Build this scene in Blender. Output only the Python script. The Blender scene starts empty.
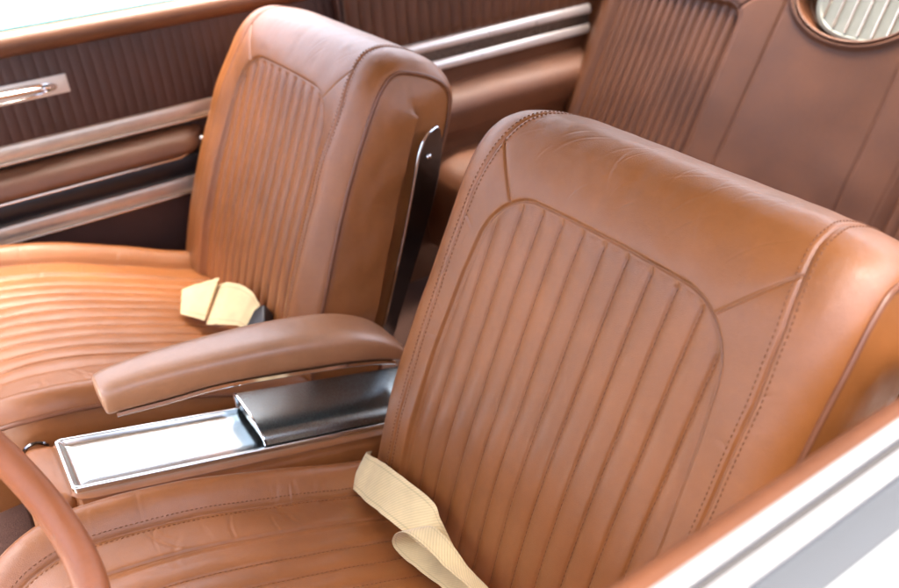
import bpy, math, random
import numpy as np
from mathutils import Vector, Matrix

random.seed(7)
S = bpy.context.scene
COL = S.collection
PI = math.pi

# ------------------------------------------------------------------ helpers
def cr(pts, n=40):
    """dense Catmull-Rom through points (k,dim)"""
    p = np.asarray(pts, float)
    p = np.vstack([2*p[0]-p[1], p, 2*p[-1]-p[-2]])
    out = []
    for i in range(1, len(p)-2):
        t = np.linspace(0, 1, n, endpoint=False)[:, None]
        a, b, c, d = p[i-1], p[i], p[i+1], p[i+2]
        out.append(.5*((2*b)+(-a+c)*t+(2*a-5*b+4*c-d)*t*t+(-a+3*b-3*c+d)*t**3))
    out.append(p[-2][None])
    return np.vstack(out)

def arclen(p):
    return np.concatenate([[0], np.cumsum(np.linalg.norm(np.diff(p, axis=0), axis=1))])

def sstep(a, b, x):
    t = np.clip((x-a)/(b-a), 0, 1)
    return t*t*(3-2*t)

_rng = np.random.RandomState(3)
_tab = _rng.rand(256, 256)
def vnoise(x, y):
    xi = np.floor(x).astype(int); yi = np.floor(y).astype(int)
    fx = x-xi; fy = y-yi
    fx = fx*fx*(3-2*fx); fy = fy*fy*(3-2*fy)
    g = lambda i, j: _tab[i & 255, j & 255]
    return (g(xi, yi)*(1-fx)*(1-fy)+g(xi+1, yi)*fx*(1-fy)+g(xi, yi+1)*(1-fx)*fy+g(xi+1, yi+1)*fx*fy)-.5
def fbm(x, y, o=3):
    r = 0; a = 1
    for k in range(o):
        r = r+a*vnoise(x*2**k+17*k, y*2**k+31*k); a *= .5
    return r

def mesh_obj(name, V, F, mat, parent=None, smooth=True, auto=None):
    me = bpy.data.meshes.new(name)
    V = np.ascontiguousarray(V, dtype=np.float32)
    if isinstance(F, np.ndarray):
        n, k = F.shape
        me.vertices.add(len(V)); me.vertices.foreach_set('co', V.ravel())
        me.loops.add(n*k); me.loops.foreach_set('vertex_index', np.ascontiguousarray(F, dtype=np.int32).ravel())
        me.polygons.add(n); me.polygons.foreach_set('loop_start', np.arange(0, n*k, k, dtype=np.int32))
        me.polygons.foreach_set('loop_total', np.full(n, k, dtype=np.int32))
        me.update(calc_edges=True)
    else:
        me.from_pydata([tuple(map(float, v)) for v in V], [], F); me.update()
    me.validate()
    me.polygons.foreach_set('use_smooth', np.full(len(me.polygons), smooth))
    if auto is not None:
        try: me.set_sharp_from_angle(angle=math.radians(auto))
        except Exception: pass
    me.materials.append(mat)
    o = bpy.data.objects.new(name, me)
    COL.objects.link(o)
    if parent: o.parent = parent
    return o

def grid_faces(n, m, wrap=False, flip=False):
    i = np.arange(n-1)[:, None]; j = np.arange(m if wrap else m-1)[None, :]
    j2 = (j+1) % m
    a = i*m+j; b = i*m+j2; c = (i+1)*m+j2; d = (i+1)*m+j
    F = np.stack([a, b, c, d], -1).reshape(-1, 4)
    return F[:, ::-1].copy() if flip else F

class MB:
    """collects pieces into ONE mesh"""
    def __init__(s): s.V = []; s.F = []; s.n = 0
    def add(s, V, F):
        V = np.asarray(V, float); s.V.append(V)
        s.F += [tuple(int(q)+s.n for q in f) for f in F]; s.n += len(V)
    def box(s, c, d, M=None, bev=0):
        c = np.array(c, float); d = np.array(d, float)/2
        if bev <= 0:
            V = np.array([[x, y, z] for x in (-1, 1) for y in (-1, 1) for z in (-1, 1)])*d
            F = [(0, 1, 3, 2), (4, 6, 7, 5), (0, 4, 5, 1), (2, 3, 7, 6), (0, 2, 6, 4), (1, 5, 7, 3)]
        else:
            import bmesh
            bm = bmesh.new(); bmesh.ops.create_cube(bm, size=2)
            for v in bm.verts: v.co = Vector((v.co.x*d[0], v.co.y*d[1], v.co.z*d[2]))
            bmesh.ops.bevel(bm, geom=bm.edges[:], offset=bev, segments=3, profile=.5, affect='EDGES')
            bm.verts.index_update()
            V = np.array([v.co[:] for v in bm.verts]); F = [tuple(v.index for v in f.verts) for f in bm.faces]
            bm.free()
        if M is not None: V = V@np.array(M.to_3x3()).T
        s.add(V+c, F)
    def tube(s, pts, r, seg=10, cap=True, closed=False, ell=None):
        p = np.asarray(pts, float); n = len(p)
        if closed: T = np.roll(p, -1, 0)-np.roll(p, 1, 0)
        else: T = np.gradient(p, axis=0)
        T /= np.linalg.norm(T, axis=1)[:, None]+1e-12
        up = np.array([0, 0, 1.]) if abs(T[0][2]) < .9 else np.array([1., 0, 0])
        N = np.cross(up, T[0]); N /= np.linalg.norm(N); R = []
        rr = np.broadcast_to(np.asarray(r, float), (n,))
        th = np.linspace(0, 2*PI, seg, endpoint=False)
        for i in range(n):
            N = N-T[i]*(N@T[i]); N /= np.linalg.norm(N)+1e-12
            B = np.cross(T[i], N)
            R.append(p[i]+rr[i]*(np.cos(th)[:, None]*N+np.sin(th)[:, None]*B))
        V = np.vstack(R)
        F = grid_faces(n, seg, wrap=True).tolist()
        if closed:
            a = (n-1)*seg
            # align the seam by nearest vertex
            k0 = int(np.argmin(np.linalg.norm(R[0]-R[-1][0], axis=1)))
            F += [(a+j, a+(j+1) % seg, (j+1+k0) % seg, (j+k0) % seg) for j in range(seg)]
        elif cap:
            F.append(tuple(range(seg))[::-1]); F.append(tuple(range((n-1)*seg, n*seg)))
        s.add(V, F)
    def prism(s, outline, axis_a, axis_b, origin, ext):
        """outline 2D in axes a,b extruded by vector ext (both ways half)"""
        o = np.asarray(outline, float); a = np.array(axis_a, float); b = np.array(axis_b, float)
        P = np.array(origin, float)+o[:, :1]*a+o[:, 1:]*b; e = np.array(ext, float)/2
        n = len(P)
        s.add(np.vstack([P-e, P+e]), [tuple(range(n))[::-1], tuple(range(n, 2*n))]+[(i, (i+1) % n, n+(i+1) % n, n+i) for i in range(n)])
    def sweep(s, prof, y0, y1, ny=2, closed=False, cap=True, fn=None):
        """profile (x,z) swept along y"""
        p = np.asarray(prof, float); m = len(p); ys = np.linspace(y0, y1, ny)
        V = np.vstack([np.c_[p[:, 0], np.full(m, y), p[:, 1]] for y in ys])
        if fn is not None: V = fn(V)
        F = grid_faces(ny, m, wrap=closed).tolist()
        if closed and cap: F += [tuple(range(m))[::-1], tuple(range((ny-1)*m, ny*m))]
        s.add(V, F)
    def build(s, name, mat, parent=None, smooth=True, auto=35, bevel=0):
        o = mesh_obj(name, np.vstack(s.V), s.F, mat, parent, smooth, auto)
        if bevel:
            b = o.modifiers.new('bevel', 'BEVEL'); b.width = bevel; b.segments = 3; b.limit_method = 'ANGLE'; b.angle_limit = .6
            b.harden_normals = False
        return o

def thing(name, label, cat, loc=(0, 0, 0), group=None):
    o = bpy.data.objects.new(name, None); COL.objects.link(o); o.location = loc
    o.empty_display_size = .05
    o['label'] = label; o['category'] = cat
    if group: o['group'] = group
    return o
def tag(o, label, cat, group=None):
    o['label'] = label; o['category'] = cat
    if group: o['group'] = group
    return o

# ------------------------------------------------------------------ materials
def newmat(name):
    m = bpy.data.materials.new(name); m.use_nodes = True
    nt = m.node_tree; b = nt.nodes['Principled BSDF']
    return m, nt, b
def N(nt, t, **kw):
    n = nt.nodes.new(t)
    for k, v in kw.items(): setattr(n, k, v)
    return n

def leather(name, col, rough=.35, grain=1.3, var=.18, crease=1.0, spec=.5, coat=0.0):
    m, nt, b = newmat(name); L = nt.links.new
    tc = N(nt, 'ShaderNodeTexCoord'); obj = tc.outputs['Object']
    # tone variation
    n1 = N(nt, 'ShaderNodeTexNoise'); n1.inputs['Scale'].default_value = 6.5; n1.inputs['Detail'].default_value = 6
    n1.inputs['Roughness'].default_value = .6
    L(obj, n1.inputs['Vector'])
    n2 = N(nt, 'ShaderNodeTexNoise'); n2.inputs['Scale'].default_value = 160; n2.inputs['Detail'].default_value = 3
    L(obj, n2.inputs['Vector'])
    ramp = N(nt, 'ShaderNodeValToRGB')
    c0 = [c*(1-var*1.1) for c in col]; c1 = [min(1, c*(1+var)) for c in col]
    ramp.color_ramp.elements[0].position = .3; ramp.color_ramp.elements[0].color = (c0[0], c0[1], c0[2], 1)
    ramp.color_ramp.elements[1].position = .7; ramp.color_ramp.elements[1].color = (c1[0], c1[1], c1[2], 1)
    L(n1.outputs['Fac'], ramp.inputs['Fac'])
    mx = N(nt, 'ShaderNodeMix', data_type='RGBA', blend_type='MULTIPLY'); mx.inputs['Factor'].default_value = .12
    gr = N(nt, 'ShaderNodeMapRange'); gr.inputs['From Min'].default_value = .3; gr.inputs['From Max'].default_value = .7
    gr.inputs['To Min'].default_value = .7; gr.inputs['To Max'].default_value = 1.15
    L(n2.outputs['Fac'], gr.inputs['Value'])
    L(ramp.outputs['Color'], mx.inputs['A']); L(gr.outputs['Result'], mx.inputs['B'])
    L(mx.outputs['Result'], b.inputs['Base Color'])
    # roughness variation (polished by wear)
    rr = N(nt, 'ShaderNodeMapRange'); rr.inputs['To Min'].default_value = rough-.07; rr.inputs['To Max'].default_value = rough+.1
    L(n1.outputs['Fac'], rr.inputs['Value']); L(rr.outputs['Result'], b.inputs['Roughness'])
    b.inputs['Specular IOR Level'].default_value = spec
    b.inputs['Coat Weight'].default_value = coat; b.inputs['Coat Roughness'].default_value = .30
    # grain: pebbled voronoi + fine creases
    vo = N(nt, 'ShaderNodeTexVoronoi', feature='DISTANCE_TO_EDGE'); vo.inputs['Scale'].default_value = 520
    wob = N(nt, 'ShaderNodeTexNoise'); wob.inputs['Scale'].default_value = 60; wob.inputs['Detail'].default_value = 2
    L(obj, wob.inputs['Vector'])
    mad = N(nt, 'ShaderNodeVectorMath', operation='MULTIPLY_ADD'); mad.inputs[1].default_value = (.006,)*3
    L(wob.outputs['Color'], mad.inputs[0]); L(obj, mad.inputs[2]); L(mad.outputs[0], vo.inputs['Vector'])
    vr = N(nt, 'ShaderNodeMapRange'); vr.inputs['From Max'].default_value = .12; L(vo.outputs['Distance'], vr.inputs['Value'])
    # long faint creases
    mp = N(nt, 'ShaderNodeMapping'); mp.inputs['Rotation'].default_value = (.5, .3, .8); mp.inputs['Scale'].default_value = (7, 34, 12)
    L(obj, mp.inputs['Vector'])
    cz = N(nt, 'ShaderNodeTexNoise', noise_type='RIDGED_MULTIFRACTAL') if 'RIDGED_MULTIFRACTAL' in [i.identifier for i in bpy.types.ShaderNodeTexNoise.bl_rna.properties['noise_type'].enum_items] else N(nt, 'ShaderNodeTexNoise')
    cz.inputs['Scale'].default_value = 1.0; cz.inputs['Detail'].default_value = 2
    cz.normalize = True
    L(mp.outputs['Vector'], cz.inputs['Vector'])
    n3 = N(nt, 'ShaderNodeTexNoise'); n3.inputs['Scale'].default_value = 38; n3.inputs['Detail'].default_value = 4
    L(obj, n3.inputs['Vector'])
    b1 = N(nt, 'ShaderNodeBump'); b1.inputs['Strength'].default_value = .22*grain; b1.inputs['Distance'].default_value = .0006
    L(vr.outputs['Result'], b1.inputs['Height'])
    b2 = N(nt, 'ShaderNodeBump'); b2.inputs['Strength'].default_value = .25*crease; b2.inputs['Distance'].default_value = .003
    b2.invert = True
    L(cz.outputs['Fac'], b2.inputs['Height']); L(b1.outputs['Normal'], b2.inputs['Normal'])
    b3 = N(nt, 'ShaderNodeBump'); b3.inputs['Strength'].default_value = .12*crease; b3.inputs['Distance'].default_value = .003
    L(n3.outputs['Fac'], b3.inputs['Height']); L(b2.outputs['Normal'], b3.inputs['Normal'])
    L(b3.outputs['Normal'], b.inputs['Normal'])
    return m

def plain(name, col, rough=.5, metal=0.0, var=.08, scale=40, bump=.1, spec=.5, aniso_scale=None):
    m, nt, b = newmat(name); L = nt.links.new
    tc = N(nt, 'ShaderNodeTexCoord')
    n = N(nt, 'ShaderNodeTexNoise'); n.inputs['Scale'].default_value = scale; n.inputs['Detail'].default_value = 5
    if aniso_scale:
        mp = N(nt, 'ShaderNodeMapping'); mp.inputs['Scale'].default_value = aniso_scale
        L(tc.outputs['Object'], mp.inputs['Vector']); L(mp.outputs['Vector'], n.inputs['Vector'])
    else: L(tc.outputs['Object'], n.inputs['Vector'])
    r = N(nt, 'ShaderNodeValToRGB')
    r.color_ramp.elements[0].position = .3; r.color_ramp.elements[1].position = .7
    r.color_ramp.elements[0].color = tuple(c*(1-var) for c in col)+(1,)
    r.color_ramp.elements[1].color = tuple(min(1, c*(1+var)) for c in col)+(1,)
    L(n.outputs['Fac'], r.inputs['Fac']); L(r.outputs['Color'], b.inputs['Base Color'])
    mr = N(nt, 'ShaderNodeMapRange'); mr.inputs['To Min'].default_value = max(.02, rough*.75); mr.inputs['To Max'].default_value = min(1, rough*1.25)
    L(n.outputs['Fac'], mr.inputs['Value']); L(mr.outputs['Result'], b.inputs['Roughness'])
    b.inputs['Metallic'].default_value = metal; b.inputs['Specular IOR Level'].default_value = spec
    if bump:
        bp = N(nt, 'ShaderNodeBump'); bp.inputs['Strength'].default_value = bump; bp.inputs['Distance'].default_value = .001
        L(n.outputs['Fac'], bp.inputs['Height']); L(bp.outputs['Normal'], b.inputs['Normal'])
    return m

def webbing(name, col):
    m, nt, b = newmat(name); L = nt.links.new
    uv = N(nt, 'ShaderNodeUVMap')
    w = N(nt, 'ShaderNodeTexWave', wave_type='BANDS', bands_direction='DIAGONAL'); w.inputs['Scale'].default_value = 115; w.inputs['Distortion'].default_value = .5
    L(uv.outputs['UV'], w.inputs['Vector'])
    n = N(nt, 'ShaderNodeTexNoise'); n.inputs['Scale'].default_value = 25; n.inputs['Detail'].default_value = 5
    tc = N(nt, 'ShaderNodeTexCoord'); L(tc.outputs['Object'], n.inputs['Vector'])
    r = N(nt, 'ShaderNodeValToRGB')
    r.color_ramp.elements[0].position = .3; r.color_ramp.elements[1].position = .7
    r.color_ramp.elements[0].color = tuple(c*.86 for c in col)+(1,); r.color_ramp.elements[1].color = tuple(min(1, c*1.08) for c in col)+(1,)
    L(n.outputs['Fac'], r.inputs['Fac'])
    sx = N(nt, 'ShaderNodeSeparateXYZ'); L(uv.outputs['UV'], sx.inputs[0])
    ab = N(nt, 'ShaderNodeMath', operation='ABSOLUTE'); L(sx.outputs['Y'], ab.inputs[0])
    cmpn = N(nt, 'ShaderNodeMath', operation='COMPARE'); cmpn.inputs[1].default_value = .0195; cmpn.inputs[2].default_value = .0009; L(ab.outputs[0], cmpn.inputs[0])
    mw = N(nt, 'ShaderNodeMath', operation='MULTIPLY_ADD'); mw.inputs[1].default_value = .16; mw.inputs[2].default_value = .86; L(w.outputs['Fac'], mw.inputs[0])
    ms = N(nt, 'ShaderNodeMath', operation='MULTIPLY_ADD'); ms.inputs[1].default_value = -.18; L(cmpn.outputs[0], ms.inputs[0]); L(mw.outputs[0], ms.inputs[2])
    mm = N(nt, 'ShaderNodeMix', data_type='RGBA', blend_type='MULTIPLY'); mm.inputs['Factor'].default_value = 1
    L(r.outputs['Color'], mm.inputs['A']); L(ms.outputs[0], mm.inputs['B']); L(mm.outputs['Result'], b.inputs['Base Color'])
    b.inputs['Roughness'].default_value = .75; b.inputs['Sheen Weight'].default_value = .3
    bp = N(nt, 'ShaderNodeBump'); bp.inputs['Strength'].default_value = .35; bp.inputs['Distance'].default_value = .0006
    L(w.outputs['Fac'], bp.inputs['Height']); L(bp.outputs['Normal'], b.inputs['Normal'])
    return m

TAN = (.292, .101, .025)
M = {}
M['leather'] = leather('tan_leather', TAN, spec=.66, coat=.15, crease=.8)
M['leather_pale'] = leather('armrest_leather', (.36, .17, .075), rough=.36, spec=.9, coat=.4)
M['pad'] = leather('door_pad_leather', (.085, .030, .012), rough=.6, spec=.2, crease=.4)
M['leather_shaded'] = leather('shaded_tan_leather', (.125, .046, .018), rough=.42, spec=.55, crease=.35)  # same tan leather, with the shade of the rear cabin put into its colour
M['vinyl_shaded'] = leather('shaded_door_vinyl', (.055, .021, .014), rough=.5, crease=.4)  # interior brown darkened: the far door's shade is part of this colour
M['thread'] = plain('thread', (.19, .070, .024), rough=.8, bump=0)
M['piping'] = plain('piping_leather', (.18, .066, .028), rough=.4, bump=.05)
M['chrome'] = plain('chrome', (.86, .88, .89), rough=.12, metal=1, var=.02, bump=.02)
M['bright_chrome'] = plain('tray_chrome', (.86, .95, .95), rough=.22, metal=1, var=.03, bump=.03, aniso_scale=(60, 3, 60))
M['chrome_warm'] = plain('satin_chrome', (.82, .72, .60), rough=.25, metal=1, var=.03, bump=.02)
M['dark_chrome'] = plain('dark_chrome', (.20, .205, .215), rough=.16, metal=1, var=.1, bump=.03)
M['brushed_dark'] = plain('brushed_dark_metal', (.29, .34, .345), rough=.27, metal=1, var=.08, bump=.05, aniso_scale=(90, 4, 90))
M['pale_trim'] = plain('pale_trim', (.80, .75, .68), rough=.3, metal=.45, var=.03, bump=.02)
M['copper_trim'] = plain('bronze_trim', (.66, .55, .44), rough=.33, metal=.7, var=.06, bump=.02)
M['headliner'] = plain('tan_headliner', (.15, .095, .062), rough=.9, var=.05, bump=.1)
M['grille'] = plain('grille_paint', (.22, .24, .215), rough=.4, var=.06, bump=.05)
M['carpet'] = plain('dark_carpet', (.075, .04, .03), rough=.95, var=.4, scale=700, bump=.8, spec=.1)
M['webbing'] = webbing('cream_webbing', (.74, .58, .29))
M['black'] = plain('black_plastic', (.012, .011, .013), rough=.4, bump=.05)
M['white_paint'] = plain('white_paint', (.17, .172, .174), rough=.35, var=.02, bump=0, spec=.35)
M['sky_reflection'] = plain('sky_reflection_grey', (.042, .047, .053), rough=.7, var=.03, bump=0, spec=.1)  # grey tint painting the sky's reflection on the door's white paint
M['grey_felt'] = plain('grey_felt', (.03, .028, .027), rough=.95, var=.1, scale=300, bump=.2)
M['concrete'] = plain('pale_concrete', (.62, .61, .59), rough=.9, var=.08, scale=3, bump=.1)
M['wheel_thread'] = plain('wheel_thread', (.40, .135, .05), rough=.6, bump=0)
M['wheel'] = leather('wheel_rim_leather', (.33, .105, .035), rough=.36, crease=.6)
m, nt, b = newmat('teal_glass'); M['glass'] = m
b.inputs['Base Color'].default_value = (.25, .62, .62, 1); b.inputs['Roughness'].default_value = .05; b.inputs['Transmission Weight'].default_value = .5
b.inputs['IOR'].default_value = 1.5

# ------------------------------------------------------------------ seat backrest
REC = .3659
U0 = np.array([1., 0, 0]); V0 = np.array([0, math.sin(REC), math.cos(REC)]); O0 = np.array([0, -math.cos(REC), math.sin(REC)])
def to_seat(u, v, off):
    return u[..., None]*U0+v[..., None]*V0+off[..., None]*O0

BW = .2825
BP = cr([(-.09, -.012), (-.04, .0), (0, .005), (.1, .011), (.2, .010), (.3, .005), (.4, -.003), (.465, -.010), (.508, -.020), (.540, -.038), (.557, -.064), (.563, -.095), (.562, -.135), (.551, -.175), (.524, -.204), (.475, -.215), (.38, -.216), (.25, -.211), (.1, -.205), (-.09, -.198)], 60)
BL = arclen(BP); BT = np.gradient(BP, axis=0); BT /= np.linalg.norm(BT, axis=1)[:, None]
V00 = -.09
def binterp(arc):
    g = lambda a: np.interp(arc, BL, a)
    t = np.stack([g(BT[:, 0]), g(BT[:, 1])], -1); t /= np.linalg.norm(t, axis=-1)[..., None]
    return g(BP[:, 0]), g(BP[:, 1]), -t[..., 1], t[..., 0]     # v, off, nv, noff
ARC_TOP = float(BL[np.argmax(BP[:, 0])])

PLEAT = .0355
def wi(v): return np.interp(v, [-.1, .06, .23, .34, .43, .5], [.212, .211, .207, .2, .188, .18])
def sd_insert(u, vf):
    r = .068; vt = .470-.006*(np.abs(u)/.2)**2
    qx = np.abs(u)-wi(vf)+r; qy = vf-vt+r
    return np.hypot(np.maximum(qx, 0), np.maximum(qy, 0))+np.minimum(np.maximum(qx, qy), 0)-r
def uds(vf): return np.interp(vf, [-.1, .2, .4, .47, .51, .55, .60, .70, 1.6], [.239, .238, .234, .228, .221, .212, .204, .200, .200])
def seg_d(u, v, a, b):
    a = np.array(a); b = np.array(b); d = b-a
    t = np.clip(((u-a[0])*d[0]+(v-a[1])*d[1])/(d@d), 0, 1)
    return np.hypot(u-a[0]-t*d[0], v-a[1]-t*d[1])
CS_A = (.160, .4555); CS_B = (.2185, .522)
def pleat_h(u, fade, p=PLEAT, h=.0062):
    x = 2*np.abs(u/p+.5-np.floor(u/p+.5)-.5)          # 0 at line, 1 mid
    x = 1-x
    return -h*(.62*x**2.2+.38*x**14)*fade
SH = dict(bul=0.0, out=0.0, roll=.058, ph=1.0)
CREASES = []
_r = random.Random(5)
for k in range(44):
    cu = _r.choice((-.13, .0, .12))+_r.gauss(0, .05); cv = _r.uniform(.50, .63); an = _r.gauss(1.05, .28); ln = _r.uniform(.03, .085)
    CREASES.append(((cu-ln*math.cos(an)/2, cv-ln*math.sin(an)/2), (cu+ln*math.cos(an)/2, cv+ln*math.sin(an)/2), _r.uniform(.0010, .0024), _r.uniform(.00012, .00034)))
for k in range(20):
    cu = _r.choice((-1, 1))*_r.uniform(.20, .26); cv = _r.uniform(.02, .5); an = _r.gauss(.2, .5); ln = _r.uniform(.02, .05)
    CREASES.append(((cu-ln*math.cos(an)/2, cv-ln*math.sin(an)/2), (cu+ln*math.cos(an)/2, cv+ln*math.sin(an)/2), _r.uniform(.0016, .003), _r.uniform(.00015, .0004)))
def crease(u, v, a, b, wd):
    dx, dy = b[0]-a[0], b[1]-a[1]; l2 = dx*dx+dy*dy
    t = ((u-a[0])*dx+(v-a[1])*dy)/l2
    q = ((u-a[0])*dy-(v-a[1])*dx)/math.sqrt(l2)
    tc_ = np.clip(t, 0, 1)
    q = q+.08*math.sqrt(l2)*np.sin(tc_*PI)
    m = np.sin(tc_*PI)
    return m*(np.exp(-(q/wd)**2)-.5*np.exp(-((q-1.8*wd)/wd)**2))
def back_detail(u, vf):
    sd = sd_insert(u, vf)
    rec = np.interp(vf, [-.1, .1, .3, .45], [.011, .011, .009, .005])
    d = -rec*sstep(.0015, -.0045, sd)
    lim = (np.abs(u) < PLEAT*5.5)
    fade = sstep(.001, .012, -sd)*lim
    d = d+pleat_h(u, fade, PLEAT, .0064*SH['ph'])+.0022*(1-np.exp(-np.maximum(-sd, 0)/.006))
    d = d-.0042*np.exp(-(sd/.0017)**2)
    au = np.abs(u)
    du = au-uds(vf)
    on = (vf > -.2)
    d = d-.0018*np.exp(-(du/.0012)**2)*on+.0004*np.exp(-((np.abs(du)-.0045)/.003)**2)*on
    dc = seg_d(au, vf, CS_A, CS_B)
    d = d-.0020*np.exp(-(dc/.0012)**2)
    # soft stuffing between seams
    near = np.minimum(np.minimum(np.abs(du), np.abs(sd)), dc)
    d = d+np.where(sd > 0, (.0012*(1-np.exp(-near/.005))), 0)
    for (p0, p1, wd, dp) in CREASES: d = d-dp*crease(u, vf, p0, p1, wd)
    # leather slack
    d = d+(.0022-.0012*sstep(.44, .5, vf))*fbm(u*9+3, vf*7+5, 2)+.0010*fbm(u*34, vf*20, 2)*sstep(0, .02, sd)
    return d
def BWf(vf): return BW+.014*sstep(.36, .10, vf)*(vf < 1)-.010*sstep(.45, .62, vf)
def back_pos(a, arc):
    """a in [-1,1] across, arc along profile"""
    v, off, nv, no = binterp(arc)
    vf = V00+arc
    w = BWf(vf)
    u = a*w
    u = u-SH['out']*sstep(-.16, -.28, u)*sstep(.60, .40, vf)
    au = np.abs(u); wo = np.where(u < 0, w+SH['out']*sstep(.60, .40, vf), w)
    ro = np.where(u < 0, SH['roll'], .058)
    t = np.clip((au-(wo-ro))/ro, 0, 1)
    e = .030*(1-np.sqrt(np.clip(1-(.985*t)**2, 0, 1)))
    e = e+.006*sstep(.55, 1, np.abs(a))**1.5*np.exp(-((arc-ARC_TOP)/.10)**2)
    d = back_detail(u, vf)-e+SH['bul']*sstep(.195, .235, au)*np.where(u > 0, sstep(.285, .25, au), 1)*sstep(.47, .36, vf)
    return to_seat(u, v+nv*d, off+no*d)

def surf_normals(fn, a, s, ea=1e-3, es=6e-4):
    du = fn(a+ea, s)-fn(a-ea, s); ds = fn(a, s+es)-fn(a, s-es)
    n = np.cross(du, ds); n /= np.linalg.norm(n, axis=-1)[..., None]+1e-12
    return n

def stitch_mesh(mb, pts, nrm, pitch=.0056, ln=.0034, r=.00062, lift=.0003):
    L_ = arclen(pts); k = int(L_[-1]/pitch)
    if k < 1: return
    s = (np.arange(k)+.5)*pitch
    P = np.stack([np.interp(s, L_, pts[:, i]) for i in range(3)], -1)
    Nn = np.stack([np.interp(s, L_, nrm[:, i]) for i in range(3)], -1); Nn /= np.linalg.norm(Nn, axis=1)[:, None]
    T = np.gradient(pts, axis=0); T = np.stack([np.interp(s, L_, T[:, i]) for i in range(3)], -1); T /= np.linalg.norm(T, axis=1)[:, None]
    B = np.cross(Nn, T)
    for i in range(k):
        c = P[i]+Nn[i]*lift; t = T[i]+B[i]*random.uniform(-.12, .12); h = ln/2
        V = [c-t*h-Nn[i]*.0004]
        for q in (-.6, .6):
            for ang in (0, PI/2, PI, 1.5*PI):
                V.append(c+t*h*q+(B[i]*math.cos(ang)+Nn[i]*math.sin(ang))*r)
        V.append(c+t*h-Nn[i]*.0004)
        F = [(0, 2, 1), (0, 3, 2), (0, 4, 3), (0, 1, 4)]
        for j in range(4):
            F.append((1+j, 1+(j+1) % 4, 5+(j+1) % 4, 5+j)); F.append((9, 5+j, 5+(j+1) % 4))
        mb.add(V, F)

def build_backrest(parent):
    na = 500
    a = np.sin(np.linspace(-1, 1, na)*PI/2*.62)/math.sin(PI/2*.62)
    a1 = np.arange(0, .72, .00125); a2 = np.linspace(.72, BL[-1], 60)
    arc = np.concatenate([a1, a2])
    A, R_ = np.meshgrid(a, arc)
    P = back_pos(A, R_)
    o = mesh_obj('backrest', P.reshape(-1, 3), grid_faces(len(arc), na, flip=False), M['leather'], parent)
    # side panels
    for sgn in (-1, 1):
        arcs = np.linspace(0, BL[-1], 150)
        E = back_pos(np.full(150, float(sgn)), arcs)
        v = E@V0; of = E@O0; u = E@U0
        vc = np.minimum(v, .47); oc = np.full_like(v, -.115)
        rows = []
        for r in np.linspace(0, 1, 22):
            rr = r
            vv = v*(1-rr)+vc*rr; oo = of*(1-rr)+oc*rr
            bul = .012*math.sin(min(1, r*1.15)*PI/2)-.003*math.exp(-(r/.04)**2)
            bul = bul+.0028*fbm(vv*14+sgn*3, oo*22, 3)*min(1, r*3)+.0011*np.sin(vv*55+oo*60+4*fbm(vv*9, oo*9, 1))*min(1, r*2)
            rows.append(to_seat(u+sgn*bul, vv, oo))
        Vv = np.vstack(rows)
        mesh_obj('side_panel', Vv, grid_faces(22, 150, flip=(sgn > 0)), M['leather'], o)
        mb = MB(); mb.tube(E+to_seat(np.full(150, sgn*.001), np.zeros(150), np.zeros(150)), .0034, 8)
        mb.build('piping', M['piping'], o)
    # stitching
    mb = MB()
    def line(uf, arcs, **kw):
        u = uf(V00+arcs); w = BWf(V00+arcs); aa = u/w
        stitch_mesh(mb, back_pos(aa, arcs), surf_normals(back_pos, aa, arcs), **kw)
    for k in range(-5, 6):
        uu = k*PLEAT
        vs = np.linspace(.0, .47, 400); ins = -sd_insert(np.full(400, uu), vs)
        ok = vs[ins > .007]
        line(lambda vf: np.full_like(vf, uu), ok-V00, pitch=.0066, ln=.0036, r=.00095, lift=.0010)
    for sgn in (-1, 1):
        for q in (-.0062, .0062):
            line(lambda vf: sgn*(uds(vf)+q), np.linspace(.09, .80, 500), pitch=.0062, ln=.004, r=.00075, lift=.0004)
    mb.build('stitching', M['thread'], o, smooth=False, auto=None)
    return o

# ------------------------------------------------------------------ seat cushion
CW = .308
CP = cr([(.12, -.10), (.06, -.066), (0, -.036), (-.076, -.004), (-.14, .026), (-.2, .052), (-.29, .088), (-.36, .108), (-.42, .117), (-.465, .114), (-.50, .098), (-.522, .07), (-.531, .03), (-.528, -.02), (-.52, -.07)], 60)
CL = arclen(CP); CT = np.gradient(CP, axis=0); CT /= np.linalg.norm(CT, axis=1)[:, None]
def cinterp(arc):
    g = lambda a: np.interp(arc, CL, a)
    t = np.stack([g(CT[:, 0]), g(CT[:, 1])], -1); t /= np.linalg.norm(t, axis=-1)[..., None]
    return g(CP[:, 0]), g(CP[:, 1]), t[..., 1], -t[..., 0]
C_FRONT = float(np.interp(.50, -CP[:, 0][:np.argmin(CP[:, 0])], CL[:np.argmin(CP[:, 0])]))
def cw(y): 
    t = np.clip((-.40-y)/.14, 0, 1)
    b = np.clip((y-.0)/.1, 0, 1)
    return CW-.10*(1-np.sqrt(np.clip(1-t*t, 0, 1)))-.02*b
CPL = .036
def sd_cush(u, arc):
    r = .06
    qx = np.abs(u)-.187+r; qy = (arc-(C_FRONT-.012))+r
    return np.hypot(np.maximum(qx, 0), np.maximum(qy, 0))+np.minimum(np.maximum(qx, qy), 0)-r
CREASES2 = []
for k in range(44):
    sg_ = _r.choice((-1, 1)); cu = sg_*_r.uniform(.19, .27); cv = _r.uniform(.12, .58); an = _r.gauss(.1*sg_, .45); ln = _r.uniform(.03, .075)
    CREASES2.append(((cu-ln*math.cos(an)/2, cv-ln*math.sin(an)/2), (cu+ln*math.cos(an)/2, cv+ln*math.sin(an)/2), _r.uniform(.0015, .0045), _r.uniform(.0002, .0008)))
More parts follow.
